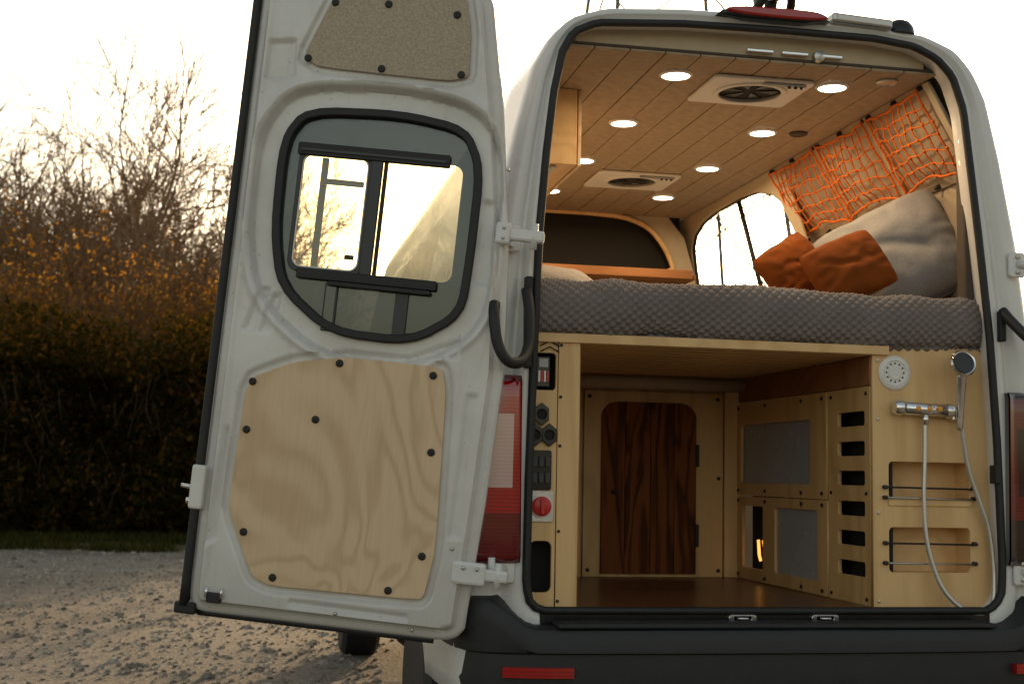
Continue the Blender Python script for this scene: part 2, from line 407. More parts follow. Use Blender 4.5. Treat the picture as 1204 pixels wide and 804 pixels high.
# ------------------------------------------------------------ open rear door
ph,al,be=math.radians(195),math.radians(2.5),math.radians(-1)
axv=Vector((math.tan(al),math.tan(be),1)).normalized()
R=Matrix.Rotation(-ph,3,axv)
uu,ww,vv=R@Vector((1,0,0)),R@Vector((0,1,0)),R@Vector((0,0,1))
DM=Matrix.Identity(4)
for i in range(3):
    DM[i][0]=uu[i];DM[i][1]=vv[i];DM[i][2]=-ww[i];DM[i][3]=(-.88,-.06,.70)[i]
def sdf(P,poly):
    P=np.asarray(P);d=np.full(len(P),1e9);ins=np.zeros(len(P),bool)
    for i in range(len(poly)):
        a=np.array(poly[i]);b=np.array(poly[(i+1)%len(poly)]);e=b-a;q=P-a
        t=np.clip((q@e)/(e@e+1e-12),0,1); dd=np.hypot(*(q-t[:,None]*e).T); d=np.minimum(d,dd)
        c=((a[1]<=P[:,1])&(b[1]>P[:,1]))|((b[1]<=P[:,1])&(a[1]>P[:,1]))
        xs=a[0]+(P[:,1]-a[1])/(b[1]-a[1]+1e-12)*(b[0]-a[0]); ins^=c&(P[:,0]<xs)
    return np.where(ins,d,-d)
def ss(a,b,x):
    t=np.clip((x-a)/(b-a),0,1); return t*t*(3-2*t)
win=chaikin([(.79,1.05),(.795,1.33),(.73,1.43),(.44,1.445),(.235,1.415),(.175,1.30),(.175,1.03),(.185,.85),(.33,.75),(.58,.755),(.75,.88)],2,.2)
lower=chaikin([(.805,.60),(.67,.665),(.52,.695),(.225,.695),(.205,.62),(.185,.16),(.205,.012),(.30,.008),(.66,0),(.72,.02),(.81,.20),(.815,.27)],2,.12)
upper=chaikin([(.765,1.55),(.675,1.79),(.66,1.82),(.28,1.82),(.25,1.70),(.24,1.54)],2,.12)
Lv=[(-.100,.855),(-.094,.885),(-.08,.898),(-.05,.906),(.0,.908),(1.88,.912),(1.93,.90),(1.955,.87),(1.97,.80)]
Rv=[(-.100,.17),(-.097,.13),(-.085,.10),(-.06,.082),(.06,.076),(.3,.062),(.69,.05),(1.05,.075),(1.5,.14),(1.8,.20),(1.90,.25),(1.95,.32),(1.97,.40)]
vsr=[-.100,-.097,-.094,-.088,-.08,-.07,-.06]+list(np.arange(-.05,1.90,.0065))+[1.905,1.92,1.935,1.945,1.955,1.963,1.97]
uL=np.interp(vsr,[a for a,b in Lv],[b for a,b in Lv]);uR=np.interp(vsr,[a for a,b in Rv],[b for a,b in Rv])
NC=150; T=np.linspace(0,1,NC)
P2=np.array([[(uL[i]+(uR[i]-uL[i])*t,v) for t in T] for i,v in enumerate(vsr)]).reshape(-1,2)
outl=[(b,a) for a,b in Lv]+[(b,a) for a,b in Rv][::-1]
e=sdf(P2,outl);dw=sdf(P2,win);dl=sdf(P2,lower);du=sdf(P2,upper)
w=.018+.032*ss(.028,.040,e)
w-=.034*ss(-.070,-.056,dw)
w+=.008*np.exp(-((dw+.083)/.008)**2)
w-=.010*ss(-.022,-.014,dl)
w-=.009*ss(-.022,-.014,du)
w+=.005*ss(.85,.865,P2[:,0])
def stamp(poly,h):
    global w
    w=w+h*ss(-.004,.005,sdf(P2,poly))
stamp([(.835,.74),(.80,.875),(.775,.875),(.80,.74)],-.011)
stamp([(.785,.74),(.765,.86),(.74,.86),(.755,.745)],-.011)
stamp([(.33,.715),(.19,.72),(.17,.79)],-.011)
stamp([(.86,1.50),(.86,1.62),(.78,1.63),(.77,1.52)],-.011)
stamp([(.87,.10),(.85,.45),(.84,.45),(.84,.12)],-.009)
stamp([(.17,.95),(.165,1.2),(.13,1.2),(.115,.95)],-.009)
stamp([(.155,.20),(.145,.62),(.115,.62),(.12,.20)],-.009)
stamp([(.60,-.045),(.60,-.03),(.25,-.035),(.25,-.05)],-.008)
w=np.where(e<.012,w-.010*(1-np.clip(e/.012,0,1))**2,w)
nv=len(vsr);n0=len(P2)
Vd=[(p[0],p[1],-ww_) for p,ww_ in zip(P2,w)]
Fd=[]
def idx(i,j): return i*NC+j
hole=dw>.012
for i in range(nv-1):
    for j in range(NC-1):
        q=(idx(i,j),idx(i,j+1),idx(i+1,j+1),idx(i+1,j))
        if all(hole[k] for k in q): continue
        Fd.append(q)
Vd+=[(p[0],p[1],.055) for p in P2]
for i in range(nv-1):
    for j in range(NC-1):
        q=(idx(i,j),idx(i,j+1),idx(i+1,j+1),idx(i+1,j))
        if all(hole[k] for k in q): continue
        Fd.append(tuple(n0+k for k in q)[::-1])
ring=[idx(0,j) for j in range(NC)]+[idx(i,NC-1) for i in range(1,nv)]+[idx(nv-1,j) for j in range(NC-2,-1,-1)]+[idx(i,0) for i in range(nv-2,0,-1)]
for a,b in zip(ring,ring[1:]+ring[:1]): Fd.append((a,b,n0+b,n0+a))
door=mk('door_panel',Vd,Fd,M_paint,van,True,DM)
m=door.modifiers.new('e','EDGE_SPLIT'); m.split_angle=math.radians(60)
def DP(name,outer,holes,n,t,mat,b=.0015):
    M=DM.copy()@Matrix.Diagonal((-1,1,-1,1))
    return plate(name,[(-a,b_) for a,b_ in outer],[[(-a,b_) for a,b_ in h] for h in holes],M,n,t,mat,van,b)
def offs(poly,d):
    n=len(poly);c=(sum(p[0] for p in poly)/n,sum(p[1] for p in poly)/n);o=[]
    for i in range(n):
        a=poly[i-1];b=poly[(i+1)%n];t=(b[0]-a[0],b[1]-a[1]);l=math.hypot(*t)+1e-9;nn=(t[1]/l,-t[0]/l)
        if (poly[i][0]-c[0])*nn[0]+(poly[i][1]-c[1])*nn[1]<0: nn=(-nn[0],-nn[1])
        o.append((poly[i][0]+nn[0]*d,poly[i][1]+nn[1]*d))
    return o
DP('window_bezel',offs(win,.004),[offs(win,-.022)],.036,.022,M_black,.005)
DP('window_glass_tinted',offs(win,-.018),[rrect(.235,.725,.945,1.30,.03)],.012,.005,M_tint,.0005)
DP('window_glass_clear',rrect(.235,.725,.945,1.30,.03),[],.011,.003,M_clear,.0003)
DP('slider_frame',rrect(.505,.735,.935,1.315,.035),[rrect(.520,.722,.950,1.295,.028)],.020,.012,M_trans,.002)
DP('slider_gasket',rrect(.518,.724,.948,1.297,.028),[rrect(.524,.718,.954,1.291,.026)],.018,.006,M_whitepl,.001)
DP('slider_mullion',rrect(.478,.512,.93,1.31,.004),[],.026,.02,M_trans,.002)
DP('slider_mullion_lip',rrect(.462,.474,.94,1.30,.003),[],.022,.012,M_black,.002)
DP('top_rail',rrect(.275,.74,1.288,1.326,.006),[],.030,.02,M_black,.003)
DP('top_rail_lip',rrect(.285,.73,1.30,1.309,.003),[],.034,.004,M_trans,.001)
DP('bottom_rail',rrect(.275,.70,.915,.945,.006),[],.034,.024,M_black,.003)
DP('bottom_rail_lip',rrect(.29,.60,.900,.914,.006),[],.040,.02,M_black,.003)
DP('glass_rib',rrect(.570,.610,.765,.91,.003),[],.020,.01,M_trans,.002)
DP('glass_rib_inner',rrect(.575,.605,.77,.90,.003),[],.022,.002,M_tint,.0005)
DP('glass_rib',rrect(.355,.395,.765,.90,.003),[],.020,.01,M_trans,.002)
DP('pane_dark_bar',rrect(.655,.675,.95,1.295,.003),[],-.03,.012,M_trans)  # dark bars added behind the glass for reflection-like lines
DP('pane_dark_bar',rrect(.54,.655,1.215,1.232,.003),[],-.03,.012,M_trans)
DP('window_sticker',rrect(.535,.565,.985,1.0,.002),[],.0122,.0006,M_seam,.0002)
DP('lower_trim_panel',offs(lower,-.003),[],.054,.009,M_plyd,.0015)
DP('upper_trim_panel',offs(upper,-.003),[],.055,.009,M_felt,.0015)
def cap(u,v,n,r=.0115,mat=None):
    revolve('panel_screw',[(r,0),(r,.003),(r*.7,.006),(r*.25,.0065),(r*.2,.005),(.0005,.005)],DM@Matrix.Translation((u,v,-n))@Matrix.Diagonal((-1,1,-1,1)),mat or M_black,van,16)
for u,v in ((.785,.592),(.532,.672),(.251,.665),(.584,.500),(.786,.449),(.232,.441),(.758,.150),(.656,.028),(.3125,.03),(.225,.139)): cap(u,v,.054)
for u,v in ((.735,1.575),(.509,1.562),(.268,1.565),(.672,1.752),(.51,1.76),(.30,1.745)): cap(u,v,.055)
tube('door_edge_seal',[(.918,v,-.03) for v in np.linspace(-.085,1.90,30)],.014,M_black,van,8,False,DM)
tube('door_edge_seal',[(.925,v,.015) for v in np.linspace(-.085,1.90,30)],.013,M_black,van,8,False,DM)
box('door_foot',.88,.945,-.11,-.075,-.035,.02,M_black,van,.006,M=DM)
tube('door_bottom_seal',[(u,-.104,-.0) for u in np.linspace(.17,.88,20)],.010,M_black,van,8,False,DM)
box('door_latch',.893,.935,.20,.33,-.058,-.01,M_whitepl,van,.008,M=DM)
tube('latch_pin',[(.93,.262,-.04),(.965,.265,-.04)],.006,M_chrome,van,8,False,DM)
tube('latch_pin',[(.93,.222,-.04),(.945,.222,-.04)],.008,M_chrome,van,8,False,DM)
box('bottom_latch',.80,.845,-.065,-.035,-.062,-.04,M_black,van,.004,M=DM)
for u in (.80,.845): tube('bottom_latch_pin',[(u,-.05,-.062),(u,-.02,-.062)],.004,M_chrome,van,8,False,DM)
for u,v in ((.46,-.055),(.23,-.075),(.14,.17),(.10,1.30),(.86,.55),(.87,1.25)):
    cap(u,v,.022 if u in(.10,.86) else .05,.006,M_steel)
for v in (.105,1.105):
    lo_=v<1
    box('door_hinge_plate',.035 if lo_ else .07,.135 if lo_ else .115,v-.033,v+.033,-.060,-.030,M_white,van,.009,M=DM)
    for k in (.06,.10):
        if lo_: cap(k,v+.015,.060,.006,M_steel)
        else: cap(.09,v+.03*(k-.08)/.02*.5,.060,.005,M_steel)
    box('door_hinge_arm',-.03,.045 if lo_ else .08,v-.018,v+.018,-.050,-.022,M_white,van,.008,M=DM)
    tube('door_hinge_pin',[(.0,v-.038,-.040),(.0,v+.038,-.040)],.011,M_white,van,12,False,DM)

# ================================================================ INTERIOR
inter=empty('van_interior_lining')
box('rear_header',-.64,.56,.05,.12,2.462,2.54,M_cream,inter,.006)
for x in (-.02,.10,.22): box('header_latch',x-.05,x+.04,.028,.052,2.475,2.487,M_chrome,inter,.003)
revolve('latch_hook',[(.02,0),(.018,.02),(.001,.025)],frame((.18,.05,2.48),(1,0,0),(0,0,1)),M_steel,inter)
box('ceiling_backing',-.69,.63,.05,2.72,2.462,2.47,M_seam,inter,0)
x=-.692;k=0
while x<.60:
    x1=min(x+.118,.605); box('ceiling_plank',x+.002,x1-.002,.052+.0,2.70,2.452+.0006*(k%3),2.461,M_ceil,inter,.0018); x+=.118;k+=1
slopeV=Vector((.605-.785,0,2.455-2.14)).normalized()
NM=frame((.785,0,2.14),(0,-1,0),tuple(slopeV))
SL=math.hypot(.18,.315)
plate('upper_wall_panel',[(-.10,0),(-.14,SL),(-1.46,SL),(-1.62,0)],[],NM,.0,.02,M_netbk,inter,.004)
for u in (-.12,-.58,-1.03): plate('wall_batten',[(u-.018,.005),(u-.018,SL-.005),(u+.018,SL-.005),(u+.018,.005)],[],NM,.012,.012,M_cream,inter)
plate('side_wall_panel',[(-.10,1.54),(-.10,2.15),(-1.64,2.15),(-1.64,1.54)],[],frame((.795,0,0),(0,-1,0),(0,0,1)),0,.01,M_netbk,inter)
box('rear_corner_pillar_lining',.70,.80,.05,.11,1.54,2.20,M_seam,inter,.01)
sv=Vector((-.32,0,1)).normalized(); WM=frame((.62+.7*.32,0,1.74),(0,-1,0),tuple(sv)); k_=1/ math.sqrt(1+.32**2)
def wz(z): return (z-1.74)/k_
wh=chaikin([(-1.58,wz(2.42)),(-2.72,wz(2.41)),(-2.90,wz(2.1)),(-2.90,wz(1.74)),(-1.50,wz(1.74)),(-1.46,wz(2.12))],2,.22)
plate('window_wall_lining',[(-1.40,wz(1.52)),(-1.40,wz(2.46)),(-3.0,wz(2.46)),(-3.0,wz(1.52))],[wh],WM,0,.012,M_cream,inter,.003)
V=[];F=[];n=len(wh)
for a,b in wh: V.append(WM@Vector((a,b,0)))
for a,b in wh: V.append(WM@Vector((a-.05*(a<-2.2),b,-.045)))
for i in range(n): F.append((i,(i+1)%n,n+(i+1)%n,n+i))
mk('window_reveal',V,F,M_cream,inter,True)
tube('window_seal',[WM@Vector((a,b,-.02)) for a,b in wh],.009,M_trans,inter,8,True)
mk('side_window_glass',[WM@Vector((a,b,-.04)) for a,b in wh],[tuple(range(n))],M_clear2,inter)
tube('window_bar',[WM@Vector((-2.05,wz(2.42),-.03)),WM@Vector((-2.12,wz(1.74),-.03))],.012,M_black,inter)
arch=chaikin([(-.70,2.13),(-.68,2.30),(-.62,2.45),(.22,2.455),(.40,2.40),(.50,2.28),(.555,2.13)],2,.22)
plate('bulkhead',[(-.80,1.50),(-.80,2.20),(-.68,2.465),(.50,2.47),(.60,2.35),(.66,2.15),(.72,1.50)],[arch],FY(2.70),0,.03,M_cream,inter,.004)
tube('arch_trim_strip',[(a,2.685,b) for a,b in arch],.014,M_ply,inter,8,True)
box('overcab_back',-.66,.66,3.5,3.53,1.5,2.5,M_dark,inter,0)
box('overcab_dark_sheet',-.66,.60,2.78,2.80,2.10,2.47,M_dark,inter,0)  # plain dark sheet behind the arch opening
box('overcab_shelf',-.78,.60,2.50,2.76,2.10,2.125,M_beam,inter,.004)
box('shelf_lip',-.78,.575,2.48,2.505,2.10,2.145,M_beam,inter,.004)
box('left_wall_lining',-.775,-.76,.06,2.70,1.54,2.20,M_cream,inter,.003)
cab=empty('overhead_cabinet')
box('carcass',-.70,-.51,.53,2.3,2.185,2.45,M_ply,cab,.002)
box('face_frame',-.509,-.497,.525,2.3,2.18,2.451,M_plyd,cab,.002)
box('end_panel',-.70,-.515,.515,.529,2.182,2.451,M_ply,cab,.002)
box('led_strip_housing',-.60,-.58,.55,2.2,2.172,2.184,M_steel,cab,.002)
def ceiling_light(x,y):
    o=revolve('ceiling_light',[(.058,0),(.058,.004),(.054,.007),(.048,.008),(.047,.006)],frame((x,y,2.4515),(1,0,0),(0,-1,0)),M_whitepl)
    d=revolve('diffuser',[(.047,.0),(.047,.0065),(.001,.007)],Matrix.Identity(4),M_led,o)
    L=bpy.data.lights.new('downlight','AREA'); L.shape='DISK'; L.size=.09; L.energy=3.4; L.color=(1,.71,.39); L.spread=math.radians(175)
    lo=bpy.data.objects.new('downlight',L); link(lo,o); lo.matrix_local=Matrix.Translation((0,0,.012))@Matrix.Rotation(math.pi,4,'X')
for xx in (.3243,-.2383):
    for k in range(4): ceiling_light(xx,.2556+.6457*k)
def vent(x0,x1,y0,y1):
    p=empty('roof_vent'); cx,cy=(x0+x1)/2,(y0+y1)/2;M=FZ(2.451)
    plate('surround',rrect(x0,x1,-y1,-y0,.02),[circ(cx,-cy,.115,36)],M,.012,.012,M_whitepl,p,.004)
    plate('inner_ring',circ(cx,-cy,.128,36),[circ(cx,-cy,.108,36)],M,.018,.008,M_whitepl,p,.003)
    plate('fan_well',circ(cx,-cy,.114,36),[],M,.002,.001,M_dark,p,.0003)
    for i in range(6):
        a=i*math.pi/3; plate('fan_blade',[(cx+.02*math.cos(a),-cy+.02*math.sin(a)),(cx+.10*math.cos(a-.25),-cy+.10*math.sin(a-.25)),(cx+.105*math.cos(a+.25),-cy+.105*math.sin(a+.25))],[],M,.006,.003,M_gloss,p,.0005)
    box('control_strip',cx-.0,x1-.03,y0+.012,y0+.032,2.430,2.437,M_grey,p,.002)
    for i in range(3): revolve('knob',[(.006,0),(.006,.006),(.001,.007)],frame((x1-.045-.022*i,y0+.022,2.430),(1,0,0),(0,-1,0)),M_black,p,12)
vent(-.115,.245,.205,.52); vent(-.12,.26,1.70,2.02)
for i,(x,y) in enumerate(((.475,.15),(.465,.88))):
    revolve('ceiling_speaker' if i==0 else 'smoke_detector',[(.036,0),(.036,.006),(.028,.010),(.026,.007),(.001,.008)],frame((x,y,2.4515),(1,0,0),(0,-1,0)),M_steel if i==0 else M_seam)
net=empty('cargo_net'); V=[];F=[]
def netP(s,t,bay):
    a,b=bay; u0=-(a+(b-a)*s)
    sag=.035*math.sin(math.pi*s)**.8
    top=SL-.015; bot=.02+sag*(1)
    v=bot+(top-.8*sag*.5-bot)*t
    nn=noise.noise_vector(Vector((s*5+a*9,t*4,1.7)))*.014
    bul=.03*math.sin(math.pi*s)*math.sin(math.pi*t)
    return NM@Vector((u0+nn[0],v+nn[1],.022+bul+nn[2]*.5))
for bay,nx in (((.17,.56),8),((.60,1.02),8),((1.05,1.50),9)):
    ny=6
    for i in range(nx+1):
        P=[netP(min(1,max(0,i/nx+(.012*math.sin(j*1.7+i)))),j/12,bay) for j in range(13)]; tubedata(P,.0029 if 0<i<nx else .0044,6,False,V,F)
    for j in range(ny+1):
        P=[netP(i/24,min(1,max(0,j/ny+.012*math.sin(i*.9+j*2))),bay) for i in range(25)]; tubedata(P,.0029 if 0<j<ny else .0046,6,False,V,F)
    for i in range(nx+1):
        for j in range(ny+1):
            c=netP(i/nx,j/ny,bay); tubedata([c-Vector((.004,.004,0)),c+Vector((.004,.004,0))],.0054,6,False,V,F)
mk('net_cords',V,F,M_orange,net,True)
for y in (.17,.36,.56,.60,.81,1.02,1.05,1.28,1.50):
    for t in (0,1):
        revolve('net_hook',[(.009,0),(.009,.012),(.005,.02),(.001,.021)],NM@Matrix.Translation((-y,.012 if t==0 else SL-.012,.0)),M_black,net,12)

# ---------------- bed
bed=empty('bed')
for i in range(14):
    y=.06+.092*i; box('slat',-.605,.79,y,y+.060,1.506,1.528,M_slat,bed,.003)
box('front_rail',-.76,.42,.035,.055,1.508,1.537,M_ply,bed,.002)
box('platform_back',-.76,.79,1.36,2.3,1.505,1.53,M_ply,bed,.003)
box('slat_gap_dark_sheet',-.76,.79,.06,1.34,1.531,1.536,M_seam,bed,0)  # dark sheet over the slats, painting shade into their gaps
box('platform_side_beam',.362,.385,.06,1.26,1.41,1.505,M_beam,bed,.003)
NXm,NP=760,110
prof=[]
for j in range(NP+1):
    t=j/NP
    if t<.10: a=t/.10; y=.10-.06*a; z=1.538-.003*math.sin(a*math.pi)
    elif t<.66:
        a=(t-.10)/.56; th=-math.pi/2+a*math.pi; y=.075-.058*max(0,math.cos(th))**.7 ; z=1.622+.082*math.sin(th)
    else: a=(t-.66)/.34; y=.075+a*.5; z=1.704+.006*math.sin(a*3)
    prof.append((y,z))
V=[];F=[]
L=0;ls=[0]
for j in range(NP): L+=math.hypot(prof[j+1][0]-prof[j][0],prof[j+1][1]-prof[j][1]); ls.append(L)
for j in range(NP+1):
    a=prof[max(0,j-1)];b=prof[min(NP,j+1)];ty,tz=b[0]-a[0],b[1]-a[1];l=math.hypot(ty,tz)+1e-9;ny_,nz_=-tz/l,ty/l
    for i in range(NXm+1):
        x=-.757+1.53*i/NXm; s=ls[j]
        wx=x+.010*noise.noise(Vector((x*6,s*6,1))); wsn=s+.010*noise.noise(Vector((x*6,s*6,8)))+.012*noise.noise(Vector((x*2.2,0,3)))
        A=(wx/.034+wsn/.026)*math.pi; B=(wx/.034-wsn/.026)*math.pi
        d=.0085*math.sqrt(abs(math.sin(A)*math.sin(B)))+.0012*math.sin(wx*2*math.pi/.0085)+.0018*noise.noise(Vector((x*30,s*30,3)))
        wv=.012*math.sin(x*7+1)*math.sin(s*9)+.022*noise.noise(Vector((x*3.2,s*5,9)))+.012*noise.noise(Vector((x*9,s*3,2)))
        V.append((x,prof[j][0]+ny_*(d+wv),prof[j][1]+nz_*(d+wv*.7)-(.012*noise.noise(Vector((x*5,0,4))) if j<NP*.2 else 0)))
for j in range(NP):
    for i in range(NXm):
        a=j*(NXm+1)+i; F.append((a,a+1,a+NXm+2,a+NXm+1))
mk('knit_cover',V,F,M_knit,bed,True)
box('mattress',-.757,.775,.10,2.25,1.54,1.692,M_sheet,bed,.02)
def pillow(name,w_,h_,t_,M,mat,seed=0,par=None,rnd=.28,lump=1.0):
    n=56;V=[];F=[]
    for side in (1,-1):
        for i in range(n+1):
            for j in range(n+1):
                a=-1+2*i/n;b=-1+2*j/n
                rx=a*math.sqrt(1-rnd*b*b*b*b); ry=b*math.sqrt(1-rnd*a*a*a*a)
                pin=1-.05*(1-a*a)*abs(b)**3+.03*noise.noise(Vector((a*2,seed,b))); pin2=1-.05*(1-b*b)*abs(a)**3+.03*noise.noise(Vector((b*2,seed+3,a)))
                th=((1-abs(a)**2.3)*(1-abs(b)**2.3)); th=max(0,th)**.52
                nn=noise.noise(Vector((a*1.5+seed,b*1.5,side*2+seed)))*.22+noise.noise(Vector((a*4+seed,b*4,side)))*.08*lump
                rr=math.hypot(a,b); an=math.atan2(b,a)
                cr=math.sin(an*12+seed+3.5*noise.noise(Vector((a*2,b*2,seed))))
                nn+=.09*lump*cr*min(1,rr)**2*ss(.35,.9,np.array(rr)).item()
                crease=-.14*math.exp(-((b+.35*a-.1*math.sin(a*4+seed))/.12)**2)*math.exp(-(a/.6)**2)
                V.append((rx*w_/2*pin2,ry*h_/2*pin,side*t_/2*th*(1+nn*.8+crease)))
    N1=(n+1)**2
    for s in (0,1):
        for i in range(n):
            for j in range(n):
                a=s*N1+i*(n+1)+j; q=(a,a+n+1,a+n+2,a+1); F.append(q if s==0 else q[::-1])
    o=mk(name,V,F,mat,par,True,M)
    P=[]
    for k in range(n+1): P.append(V[k*(n+1)])
    for k in range(1,n+1): P.append(V[n*(n+1)+k])
    for k in range(n-1,-1,-1): P.append(V[k*(n+1)+n])
    for k in range(n-1,0,-1): P.append(V[k])
    tube('piping',P,.003,mat,o,6,True)
    return o
def PM(x,y,z,roll,tilt,yaw):
    return Matrix.Translation((x,y,z))@Matrix.Rotation(math.radians(yaw),4,'Z')@Matrix.Rotation(math.radians(90-tilt),4,'X')@Matrix.Rotation(math.radians(roll),4,'Z')
pillow('linen_pillow',.50,.42,.24,PM(.625,.40,1.885,28,14,-25),M_linen,2,rnd=.2)
pillow('rust_pillow',.28,.235,.15,PM(.355,.20,1.81,26,20,-14),M_rust,5,rnd=.2)
pillow('rust_pillow',.25,.22,.13,PM(.25,.42,1.835,34,15,5),M_rust,9,rnd=.2)
pillow('grey_pillow',.42,.30,.12,PM(-.55,.75,1.765,0,50,10),M_sheet,4)

# ---------------- garage area under bed
gar=empty('garage_storage')
box('floor_panel',-.76,.80,.052,1.30,.68,.702,M_floor,gar,.002)
M=FY(1.27)
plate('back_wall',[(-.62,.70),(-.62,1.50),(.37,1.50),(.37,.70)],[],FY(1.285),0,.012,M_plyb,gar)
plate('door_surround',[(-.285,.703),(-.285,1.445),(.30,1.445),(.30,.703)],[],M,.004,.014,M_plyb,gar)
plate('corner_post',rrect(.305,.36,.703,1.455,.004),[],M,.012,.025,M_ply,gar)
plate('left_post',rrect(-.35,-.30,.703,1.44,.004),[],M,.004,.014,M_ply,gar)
for x,z in ((-.265,1.42),(.275,1.42),(-.265,.73),(.28,.73),(.28,1.1),(.33,1.3),(.33,.85)):
    revolve('bolt',[(.008,0),(.008,.004),(.001,.006)],frame((x,1.264,z),(1,0,0),(0,0,1)),M_black,gar,10)
tube('roller_blind',[(-.55,1.20,1.475),(.362,1.20,1.475)],.026,M_cream,gar,16)
dd=empty('cabinet_door')
bx=[-.215,-.118,-.012,.088,.182]
def topz(x):
    for c,sg in ((-.215+.07,-1),(.182-.07,1)):
        if (x-c)*sg>0: return 1.335+.065*math.sqrt(max(0,1-((x-c)/.07)**2))
    return 1.40
for i in range(4):
    a,b=bx[i]+.0010,bx[i+1]-.0010
    xs_=np.linspace(a,b,14)
    poly=[(a,.717),(b,.717)]+[(float(x),topz(x)) for x in xs_[::-1]]
    plate('door_board',poly,[],M,.020,.016,M_stain,dd,.0012,tex=(i*3.1,i*1.7,0))
box('door_backing',-.205,.172,1.262,1.265,.725,1.33,M_dark,dd,0)
for z in (1.19,.87): box('hinge',.178,.192,1.243,1.262,z-.045,z+.045,M_black,dd,.003)
revolve('knob',[(.01,0),(.01,.008),(.006,.012),(.001,.013)],frame((-.165,1.25,1.04),(1,0,0),(0,0,1)),M_black,dd,16)
lc=empty('control_cabinet')
M=FY(.05)
plate('front_strip',[(-.675,.702),(-.675,1.518),(-.608,1.518),(-.608,.702)],[],M,.004,.016,M_ply,lc)
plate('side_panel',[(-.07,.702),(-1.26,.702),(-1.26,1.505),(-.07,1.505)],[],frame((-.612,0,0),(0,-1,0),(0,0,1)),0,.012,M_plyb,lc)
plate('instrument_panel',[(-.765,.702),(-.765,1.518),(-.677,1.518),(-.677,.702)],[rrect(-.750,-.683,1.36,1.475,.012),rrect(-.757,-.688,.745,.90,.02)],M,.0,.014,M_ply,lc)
box('recess_back',-.765,-.62,.12,.13,.70,1.51,M_dark,lc,0)
box('fuse_box',-.742,-.700,.06,.11,1.37,1.465,M_gloss,lc,.003)
for i in range(4): box('fuse',-.738+.009*i,-.731+.009*i,.053,.062,1.385,1.42,M_red if i%2 else M_whitepl,lc,.001)
box('meter',-.736,-.706,.055,.061,1.43,1.458,M_grey,lc,.002)
for x,z in ((-.727,1.285),(-.746,1.222),(-.702,1.222)):
    h=[(x+.026*math.cos(math.radians(60*i+30)),z+.036*math.sin(math.radians(60*i+30))) for i in range(6)]
    plate('socket',h,[circ(x,z,.015)],M,.010,.010,M_gloss,lc,.002)
    plate('socket_core',circ(x,z,.0145),[],M,.004,.003,M_dark,lc,.0005)
plate('switch_panel',rrect(-.764,-.694,1.055,1.175,.006),[],M,.010,.010,M_gloss,lc,.002)
for i in range(3):
    for j in range(2): plate('rocker_switch',rrect(-.755+.02*i,-.739+.02*i,1.075+.048*j,1.108+.048*j,.002),[],M,.016,.006,M_trans,lc,.002)
plate('isolator_plate',rrect(-.764,-.684,.958,1.052,.006),[],M,.006,.006,M_steel,lc,.001)
plate('isolator_ring',circ(-.724,1.005,.036,32),[],M,.010,.005,M_whitepl,lc,.001)
revolve('isolator_switch',[(.030,0),(.030,.008),(.024,.012),(.001,.013)],frame((-.724,.04,1.005),(1,0,0),(0,0,1)),M_red,lc)
plate('isolator_grip',rrect(-.730,-.718,.982,1.028,.003),[],M,.034,.016,M_red,lc,.002)
for dz in (0,.018): tube('chevron',[(-.735,.043,1.478+dz),(-.705,.043,1.494+dz),(-.675,.043,1.478+dz)],.0022,M_black,lc,6)
for z in (.72,.93,1.19,1.34,1.5): revolve('bolt',[(.005,0),(.005,.003),(.001,.004)],frame((-.668,.046,z),(1,0,0),(0,0,1)),M_black,lc,10)
rc=empty('shower_cabinet')
plate('front_panel',[(.367,.702),(.367,1.508),(.40,1.54),(.80,1.54),(.80,.702)],[rrect(.422,.705,1.045,1.165,.014),rrect(.422,.705,.812,.955,.014)],M,.0,.016,M_ply,rc,.0015)
box('niche_back',.41,.72,.145,.155,.80,1.18,M_ply,rc,0)
box('niche_shelf',.415,.715,.066,.15,1.028,1.042,M_ply,rc,.001)
box('niche_shelf',.415,.715,.066,.15,.798,.811,M_ply,rc,.001)
box('niche_top',.415,.715,.066,.15,1.166,1.176,M_ply,rc,.001)
for x0 in (.408,.706): box('niche_side',x0,x0+.013,.066,.15,.80,1.17,M_ply,rc,.001)
box('niche_mid',.415,.715,.066,.15,.956,.966,M_ply,rc,.001)
for z in (1.083,1.050,.905,.842):
    tube('retaining_rod',[(.40,.038,z),(.725,.038,z-.003)],.0032,M_steel if z in(1.050,.842) else M_black,rc,8)
    for x in (.405,.715): revolve('rod_bracket',[(.007,0),(.007,.016),(.001,.018)],frame((x,.05,z),(1,0,0),(0,0,1)),M_black,rc,10)
plate('shelf_lip',rrect(.418,.71,1.024,1.043,.003),[],M,.006,.006,M_ply,rc)
revolve('round_vent',[(.056,0),(.056,.004),(.050,.009),(.040,.010),(.036,.007),(.025,.007),(.022,.010),(.001,.010)],frame((.443,.05,1.452),(1,0,0),(0,0,1)),M_whitepl,rc,40)
for i in range(12):
    a=i*math.pi/6; plate('vent_slot',circ(.443+.030*math.cos(a),1.452+.030*math.sin(a),.003,8),[],M,.0085,.002,M_dark,rc,.0003)
for x,z in ((.385,.72),(.385,1.0),(.385,1.3),(.785,.72),(.785,1.0),(.785,1.3),(.785,1.5),(.385,1.49)): revolve('bolt',[(.005,0),(.005,.003),(.001,.004)],frame((x,.05,z),(1,0,0),(0,0,1)),M_steel,rc,10)
S=FX(.365)
slots=[rrect(-.31,-.105,z-.024,z+.024,.010) for z in (1.305,1.207,1.11,1.01,.913,.815)]
plate('slotted_panel',[(-.385,.702),(-.385,1.408),(-.068,1.408),(-.068,.702)],slots,S,.0,.014,M_plyb,rc)
